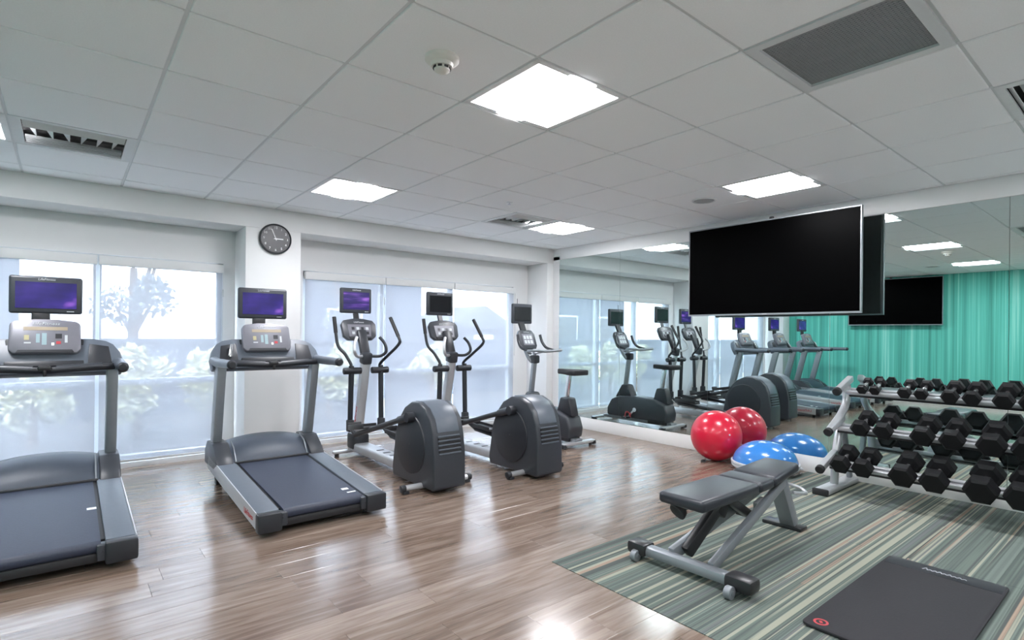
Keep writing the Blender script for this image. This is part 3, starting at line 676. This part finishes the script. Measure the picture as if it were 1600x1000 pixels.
pan = MB().prism([(-.10, 0), (-.13, .04), (-.135, .20), (-.10, .255), (.10, .255), (.135, .20), (.13, .04), (.10, 0)], 'z', 0, .05, bev=.014, mat=mc).build('console', 'graphite', r)
MB().prism([(-.085, .05), (.085, .05), (.085, .20), (-.085, .20)], 'z', -.003, .01, mat=mc).build('keypad', 'console_grey', pan)
for i in range(3):
    for j in range(2): MB().prism([(-.065+i*.048, .07+j*.06), (-.03+i*.048, .07+j*.06), (-.03+i*.048, .115+j*.06), (-.065+i*.048, .115+j*.06)], 'z', -.005, .01, mat=mc).build('key', 'print_pale', pan)
text('lettering', 'LifeFitness', .022, 'print_pale', pan, mc @ Vector((0, .225, -.0015)), (math.radians(66), 0, 0), shear=.2)
MB().bar((-.02, 1.02, 1.30), (-.02, 1.08, 1.42), .08, .03).build('monitor_neck', 'black_plastic', r)
machine_screen(r, 1.08, 1.512, .315, .25, 'screen_off', False)
MB().tube([(-.065, 1.09, 1.62), (-.065, 1.09, 1.70)], .004, 6, 1).build('antenna', 'charcoal', r)
MB().tube([(-.03, .86, 1.02), (-.14, .80, 1.045), (-.22, .66, 1.06), (-.19, .56, 1.065), (0, .62, 1.05), (.19, .56, 1.065), (.22, .66, 1.06), (.14, .80, 1.045), (.03, .86, 1.02)], .0165, 10, 5).build('handlebar', 'silver_grey', r)
for s in (-1, 1): MB().tube([(s*.20, .70, 1.06), (s*.20, .83, 1.09), (s*.19, .90, 1.16), (s*.18, .93, 1.25)], .0175, 10, 5).build('bar_grip', 'charcoal', r)
MB().prism([(.10, .33), (.16, .54), (.30, .54), (.36, .36)], 'x', -.06, .06, bev=.02).build('seat_boot', 'charcoal', r)
MB().bar((0, .26, .45), (0, .21, .80), .045, .05, bev=.008, upv=(0, 1, 0)).build('seat_post', 'steel', r)
sp = [(0, .33, .012), (.03, .32, .012), (.045, .22, .02), (.10, .10, .03), (.125, 0, .035), (.11, -.05, .035), (0, -.06, .03)]
b = MB(); pts = [(x, y_) for x, y_, z_ in sp]+[(-x, y_) for x, y_, z_ in reversed(sp[1:-1])]
b.prism(pts, 'z', .80, .86, bev=.018, seg=3).build('saddle', 'rubber', r, (0, .06, 0))
for s in (-1, 1):
    MB().cyl((s*.10, .60, .22), (s*.15, .60, .22), .03, seg=16).bar((s*.145, .60, .22), (s*.145, .60+s*.105, .22-s*.11 if s > 0 else .30), .02, .03, bev=.005).build('crank', 'steel', r)
    yk, zk = (.705, .11) if s > 0 else (.495, .30)
    MB().box((s*.20, yk, zk), (.09, .10, .028), bev=.008).build('pedal', 'charcoal', r)
    MB().tube([(s*.165, yk-.05, zk), (s*.17, yk-.03, zk+.06), (s*.20, yk, zk+.07), (s*.235, yk-.01, zk)], .007, 6, 4, flat=2).build('toe_strap', 'print_red', r)

# ------------------------------------------------------------------ dumbbell rack
TH = math.radians(20); dv = Vector((math.cos(TH), 0, math.sin(TH))); nvv = Vector((-math.sin(TH), 0, math.cos(TH)))
YR, YE = -.590, -2.35
BASE = [Vector((3.095, 0, .175)), Vector((3.244, 0, .462)), Vector((3.416, 0, .768))]
AX = [.075, .066, .046]; SD = .026
ROWS = [([-.704, -.862, -1.125, -1.315, -1.575, -1.785], [.150, .154, .178, .178, .196, .196]),
        ([-.790, -.950, -1.205, -1.382, -1.60, -1.785], [.142, .142, .158, .158, .172, .172]),
        ([-.735, -.828, -1.035, -1.145, -1.325, -1.455, -1.632, -1.772], [.086, .086, .100, .100, .118, .118, .130, .130])]
r = thing('dumbbell_rack', 'three-tier silver and black dumbbell rack against the mirror', 'rack', (3.35, (YR+YE)/2, 0))
off = Vector((3.35, (YR+YE)/2, 0))
def RP(x, yv, z): return Vector((x, yv, z))-off
for yv, s in ((YR, 1), (YE, -1)):
    MB().box(RP(3.34, yv, .028), (.66, .115, .045), bev=.014).build('foot', 'silver', r)
    MB().box(RP(3.02, yv, .028), (.03, .122, .052), bev=.01).build('foot_cap', 'rubber', r)
    MB().tube([RP(3.29, yv, .03), RP(3.30, yv, .16), RP(3.32, yv, .30), RP(3.37, yv, .44), RP(3.44, yv, .53)], .028, 12, 4, flat=1.15).build('lower_post', 'silver', r)
    B = BASE[1]; a = B-dv*.05+nvv*(AX[1]-.012)
    MB().tube([RP(a.x, yv, a.z), RP(a.x+.11, yv, a.z+.05), RP(a.x+.23, yv, a.z+.11), RP(3.52, yv, .70), RP(3.535, yv, .85)], .028, 12, 5, flat=1.15).build('upper_post', 'silver', r)
    for i, B in enumerate(BASE):
        up_ = (-.012, -.012, .02)[i]; a = B-dv*.055+nvv*(AX[i]+up_); e = B+dv*.24+nvv*(AX[i]+up_-.01)
        MB().bar(RP(a.x, yv, a.z), RP(e.x, yv, e.z), .05, .055, bev=.012).build('tier_arm', 'silver', r)
        MB().cyl(RP(a.x-.03, yv, a.z-.011), RP(a.x+.005, yv, a.z+.002), .034, seg=18, bev=.005).build('arm_cap', 'rubber', r)
    MB().bar(RP(3.62, yv, .05), RP(3.46, yv, .52), .04, .05, bev=.01).build('brace', 'silver_grey', r)
for i, B in enumerate(BASE):
    for k, s_ in ((0, .104), (1, .158)):
        p = B+dv*s_+nvv*(AX[i]-.0165-.017-SD)
        MB().bar(RP(p.x, YR, p.z), RP(p.x, YE, p.z), .032, .033, bev=.007, upv=nvv).build('shelf_rail', 'silver', r)
    p = B+dv*.131+nvv*(AX[i]-.062-SD)
    MB().bar(RP(p.x, YR, p.z), RP(p.x, YE, p.z), .07, .016, upv=nvv).build('rail_dark_strip', 'black_plastic', r)  # black strip added for the rails' dark undersides and their reflection
    for yv in ROWS[i][0]:
        p = B+dv*.131+nvv*(AX[i]-.0172-SD/2)
        MB().bar(RP(p.x, yv+.012, p.z), RP(p.x, yv-.012, p.z), .085, SD, upv=nvv).build('saddle', 'black_plastic', r)
ORD = ['first', 'second', 'third', 'fourth', 'fifth', 'sixth', 'seventh', 'eighth']
hexc = {}
def hex_head(W):
    if W not in hexc:
        th_ = W*.48; b = MB()
        pr = []
        for x, sc in ((0, .80), (.012, 1.0), (th_-.014, 1.0), (th_, .72)):
            pr.append([b.bm.verts.new((x, W/2*sc*math.cos(k*math.pi/3), W/2*sc*math.sin(k*math.pi/3))) for k in range(6)])
        for A, B2 in zip(pr, pr[1:]):
            for k in range(6): b.bm.faces.new((A[k], A[(k+1) % 6], B2[(k+1) % 6], B2[k]))
        b.bm.faces.new(pr[0][::-1]); b.bm.faces.new(pr[-1]); bmesh.ops.recalc_face_normals(b.bm, faces=b.bm.faces[:])
        m1 = bpy.data.meshes.new('head'); b.bm.to_mesh(m1); b.bm.free(); m1.materials.append(M['iron'])
        c = MB(); hl = .115
        c.tube([(th_-.004, 0, 0), (th_+hl*.3, 0, 0), (th_+hl/2, 0, 0), (th_+hl*.7, 0, 0), (th_+hl+.004, 0, 0)], [.0125, .0135, .016, .016, .0135, .0125], 12, 2)
        m2 = bpy.data.meshes.new('handle'); c.bm.to_mesh(m2); c.bm.free(); m2.materials.append(M['steel']); m2.shade_smooth()
        hexc[W] = (m1, m2, th_, hl)
    return hexc[W]
def dumbbell(tier, yv, W, label):
    m1, m2, th_, hl = hex_head(W); c = BASE[tier]+dv*(.131-hl/2-th_)+nvv*AX[tier]
    d = thing('dumbbell', label, 'dumbbell', (c.x, yv, c.z), group='hex dumbbells on the rack'); d.rotation_euler = (0, -TH, 0)
    link('head', m1, None, d); h2 = link('head', m1, None, d, (2*th_+hl, 0, 0)); h2.rotation_euler = (0, 0, math.pi)
    link('handle', m2, None, d)
TIERN = ['bottom', 'middle', 'top']
for t, (ys, ws) in enumerate(ROWS):
    for i, (yv, W) in enumerate(zip(ys, ws)):
        dumbbell(t, yv, W, '%s black hex dumbbell from the left on the %s tier of the rack' % (ORD[i], TIERN[t]))

# ------------------------------------------------------------------ weight bench
r = thing('weight_bench', 'adjustable weight bench with black pads standing on the striped carpet', 'bench', (1.45, -.77, 0))
off = Vector((1.45, -.77, 0))
def bpn(x, yv, z): return Vector((x, yv, z))-off
MB().bar(bpn(.925, -.50, .062), bpn(.945, -1.02, .062), .075, .055, bev=.018).build('front_bar', 'silver_grey', r)
for a, c in ((-.405, -.53), (-.99, -1.135)):
    x = .925 if a > -.6 else .945
    MB().bar(bpn(x, a, .066), bpn(x, c, .066), .105, .07, bev=.02).build('bar_sleeve', 'black_plastic', r)
for yv in (-.475, -1.04):
    MB().cyl(bpn(.868, yv-.018, .033), bpn(.868, yv+.018, .033), .032, seg=18, bev=.006).cyl(bpn(.868, yv-.022, .033), bpn(.868, yv+.022, .033), .012, seg=12).build('wheel', 'silver_grey', r)
MB().bar(bpn(.96, -.885, .075), bpn(1.90, -.815, .345), .036, .056, bev=.008).build('side_rail', 'silver_grey', r)
MB().bar(bpn(.95, -.655, .075), bpn(1.86, -.725, .335), .04, .07, bev=.008).build('side_rail', 'silver_grey', r)
MB().bar(bpn(1.02, -.70, .08), bpn(1.30, -.735, .31), .05, .075, bev=.012).bar(bpn(1.28, -.74, .24), bpn(1.38, -.74, .37), .045, .08, bev=.012).build('strut', 'black_plastic', r)
MB().bar(bpn(1.32, -.77, .33), bpn(1.55, -.77, .20), .05, .05, bev=.01).cyl(bpn(1.55, -.83, .20), bpn(1.55, -.70, .20), .022).build('adjuster_arm', 'black_plastic', r)
MB().box(bpn(1.60, -.81, .265), (.09, .03, .045), rot=(0, -.28, 0), bev=.006).build('adjuster_plate', 'silver', r)
MB().bar(bpn(2.09, -.77, .03), bpn(1.90, -.77, .37), .10, .075, bev=.014, upv=(1, 0, 0)).build('rear_post', 'silver_grey', r)
MB().box(bpn(2.09, -.735, .014), (.10, .26, .028), bev=.01).build('rear_foot', 'black_plastic', r)
MB().bar(bpn(1.06, -.77, .37), bpn(1.50, -.77, .37), .06, .03, bev=.006).bar(bpn(1.55, -.77, .37), bpn(1.94, -.77, .40), .05, .035, bev=.006).build('pad_frame', 'black_plastic', r)
MB().tube([bpn(2.02, -.74, .30), bpn(2.14, -.75, .27), bpn(2.18, -.80, .25), bpn(2.12, -.86, .24), bpn(2.00, -.83, .26)], .011, 8, 4).build('carry_handle', 'silver', r)
def pad(name, x0, x1, w0, w1, z, th, rot=0, c=-.765):
    b = MB().prism([(x0-(x0+x1)/2, -w0/2), (x1-(x0+x1)/2, -w1/2), (x1-(x0+x1)/2, w1/2), (x0-(x0+x1)/2, w0/2)], 'z', -th, 0, bev=.022, seg=4)
    o = b.build(name, 'vinyl', r, bpn((x0+x1)/2, c, z)); o.rotation_euler = (0, rot, 0); return o
pad('back_pad', .86, 1.425, .275, .285, .43, .062)
pad('seat_pad', 1.44, 1.60, .285, .285, .428, .058, -.03)
pad('head_pad', 1.61, 1.985, .285, .225, .447, .058, -.085)
MB().cyl(bpn(.915, -.71, .318), bpn(.945, -.71, .345), .038, seg=20, squash=(1, 1.6), bev=.008).bar(bpn(.93, -.71, .335), bpn(1.05, -.74, .365), .03, .03).build('adjuster_knob', 'rubber', r)

# ------------------------------------------------------------------ balls and mat
r = thing('exercise_ball', 'shiny red exercise ball resting against the mirror', 'ball', (3.476, .60, .25))
b = MB(); bmesh.ops.create_uvsphere(b.bm, u_segments=64, v_segments=32, radius=.25)
for v in b.bm.verts:
    k = math.sin(v.co.z/.25*26); v.co *= 1+.0012*k*(abs(v.co.z) < .12)
b.build('shell', 'red_ball', r)
MB().cyl((-.12, -.214, .05), (-.1215, -.2175, .051), .008, seg=12).build('plug', 'pale_grey', r)
r = thing('balance_dome', 'blue half-ball balance trainer on a pale round base behind the bench', 'balance trainer', (3.405, .055, 0))
R_ = .285
MB().lathe([(0, .012), (.18, .012), (.265, .03), (.292, .055), (.295, .075), (.28, .085), (0, .085)], 56).build('platform', 'pale_grey', r)
pf = [(R_*math.cos(a), .085+.205*math.sin(a)) for a in [math.pi/2*k/14 for k in range(15)]]; pf[-1] = (0, .29)
MB().lathe(pf, 56).build('dome', 'blue_dome', r)
MB().lathe([(.282, .078), (.297, .082), (.297, .098), (.280, .104)], 56).build('rim_band', 'pale_grey', r)
for k in range(3):
    a = 2*math.pi*k/3; MB().cyl((.2*math.cos(a), .2*math.sin(a), 0), (.2*math.cos(a), .2*math.sin(a), .022), .03).build('foot', 'rubber', r)
for s in (-1, 1): MB().box((s*.20, -.225, .045), (.09, .05, .022), rot=(0, 0, s*.7), bev=.006).build('side_grip', 'pale_grey', r)
r = thing('floor_wedge', 'small flat black rubber piece on the floor beside the red ball', 'rubber piece', (3.335, .655, 0), .5)
MB().prism([(-.05, 0), (.05, 0), (.05, .006), (.0, .016), (-.05, .012)], 'y', -.022, .022, bev=.003).build('wedge', 'rubber', r)
MB().box((.0, 0, .014), (.04, .03, .004), rot=(0, .2, 0), bev=.001).build('ridge', 'charcoal', r)
r = thing('exercise_mat', 'thin dark grey exercise mat lying flat on the striped carpet', 'mat', (1.47, -1.622, .0075))
b = MB(); mx, my = .572, .262; rr = .03; pts = []
for sx, sy, a0 in ((1, 1, 0), (-1, 1, 90), (-1, -1, 180), (1, -1, 270)):
    for k in range(6): a = math.radians(a0+18*k); pts.append((sx*(mx-rr)+rr*math.cos(a), sy*(my-rr)+rr*math.sin(a)))
b.prism(pts, 'z', 0, .012, bev=.003).build('foam_sheet', 'mat_foam', r)
MB().box((.505, 0, .0122), (.125, .50, .0006)).build('end_band', 'charcoal', r)
b = MB()
for k in range(9):
    yk = .085-k*.021; hh = (.030, .014, .018, .024, .014, .022, .014, .018, .012)[k]
    b.bar((.49, yk, .0129), (.49+hh, yk-.012, .0129), .0045, .0008).bar((.49+hh, yk-.012, .0129), (.492, yk-.021, .0129), .0035, .0008)
b.build('script_print', 'print_pale', r)
g = MB().lathe([(.020, .0124), (.020, .0128), (.030, .0128), (.030, .0124)], 28, Matrix.Translation((-.515, .20, 0))).build('round_emblem', 'print_red', r)
MB().box((-.515, .20, .0126), (.020, .012, .0008), rot=(0, 0, .6)).build('emblem_mark', 'print_red', g)

# ------------------------------------------------------------------ outside
gnd = tag(MB().box((0, 24, -.20), (90, 40, .1)).build('ground', 'ground'), 'pale paved ground outside the windows', 'ground', kind='structure')
struct(MB().box((0, 4.45, -.13), (30, 1.1, .06), bev=.01).build('bounce_slab', 'bounce_pale'), 'added pale slab outside the windows that bounces daylight up to the ceiling', 'bounce_slab')  # slab added outside to throw sky light up onto the ceiling
def building(loc, w_, d_, h_, label):
    r = thing('building', label, 'building', loc)
    MB().box((0, d_/2, h_/2), (w_, d_, h_)).build('wall', 'stucco', r)
    MB().box((0, d_/2, h_+.15), (w_+.5, d_+.5, .3)).build('roof', 'roof_grey', r)
    nx = int(w_//2.6)
    for i in range(nx):
        for j in range(int(h_//2.8)):
            wn = MB().box((-w_/2+1.3+i*2.6, -.02, 1.6+j*2.8), (1.3, .08, 1.3)).build('window', 'frame_alu', r)
            MB().box((-w_/2+1.3+i*2.6, -.065, 1.6+j*2.8), (1.15, .02, 1.15)).build('pane', 'screen_off', wn)
building((-7.2, 15, -.15), 9, 6, 4.6, 'blue-grey building blurred behind the left shades')
building((7.0, 17, -.15), 4.4, 5, 4.2, 'pale blue-grey block blurred behind the first elliptical')
r = thing('gabled_house', 'low gabled house blurred behind the shade of the exercise bike', 'house', (12.2, 17, -.15))
MB().box((0, 2, .8), (3.4, 4, 1.6)).build('wall', 'stucco', r)
MB().prism([(-1.9, 1.6), (1.9, 1.6), (0, 2.6)], 'y', -.2, 4.2).build('roof', 'roof_grey', r)
MB().box((0, -.03, .9), (1.0, .06, .9)).build('window', 'frame_alu', r)
def shrub(name, loc, h_, rad, n, label, mats, trunk=.12):
    r = thing(name, label, 'tree' if h_ > 2.4 else 'shrub', loc)
    bs = [MB(), MB()]
    blobs = [(random.uniform(-1, 1)*rad*.6, random.uniform(-1, 1)*rad*.6, h_*random.uniform(.35, .95), rad*random.uniform(.35, .6)) for _ in range(9)]
    for k in range(n):
        bx, by, bz, br = random.choice(blobs); v = Vector((random.gauss(0, 1), random.gauss(0, 1), random.gauss(0, 1))).normalized()*br*random.uniform(.5, 1)
        p = Vector((bx, by, bz))+v; p.z = max(.05, p.z); s_ = random.uniform(.04, .09); q = Quaternion((random.gauss(0, 1), random.gauss(0, 1), random.gauss(0, 1), random.gauss(0, 1))).normalized()
        B = bs[k % 2].bm; vs = [B.verts.new(p+q @ Vector(c)) for c in ((0, -s_, 0), (s_*.5, 0, s_*.1), (0, s_, 0), (-s_*.5, 0, s_*.1))]; B.faces.new(vs)
    for bb, mm in zip(bs, mats):
        o = bb.build('foliage', mm, r, smooth=False); o['kind'] = 'stuff'
    b = MB(); b.cyl((0, 0, 0), (0, 0, h_*.6), trunk*.4, trunk*.2, seg=8)
    for k in range(5): bx, by, bz, br = blobs[k]; b.cyl((0, 0, h_*.3), (bx, by, bz), trunk*.2, trunk*.06, seg=6)
    b.build('trunk', 'bark', r)
random.seed(11)
for i, (x, y_, h_, rd, lb) in enumerate(((-.86, 6.3, 1.15, .42, 'sunlit shrub outside, between the left and middle treadmills'), (.02, 6.4, 1.2, .42, 'sunlit shrub outside, just left of the middle treadmill'), (-1.85, 6.3, 1.1, .42, 'sunlit shrub outside, behind the leftmost treadmill'),
        (1.75, 6.6, 1.3, .40, 'sunlit shrub outside, between the two ellipticals'), (3.9, 7.0, 1.1, .45, 'sunlit shrub outside, behind the bike'))):
    shrub('shrub', (x, y_, -.15), h_, rd, 1100, lb, ('leaf_a', 'leaf_b'))
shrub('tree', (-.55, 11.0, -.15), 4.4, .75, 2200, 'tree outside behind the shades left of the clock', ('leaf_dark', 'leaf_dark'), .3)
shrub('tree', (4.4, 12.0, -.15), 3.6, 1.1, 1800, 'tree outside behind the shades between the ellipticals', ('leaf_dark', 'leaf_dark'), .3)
tag(MB().box((0, 8.6, .45), (30, .2, 1.2), bev=.02).box((0, 8.6, 1.08), (30, .3, .08), bev=.01).build('garden_wall', 'stucco'), 'low grey garden wall outside the windows', 'garden wall')
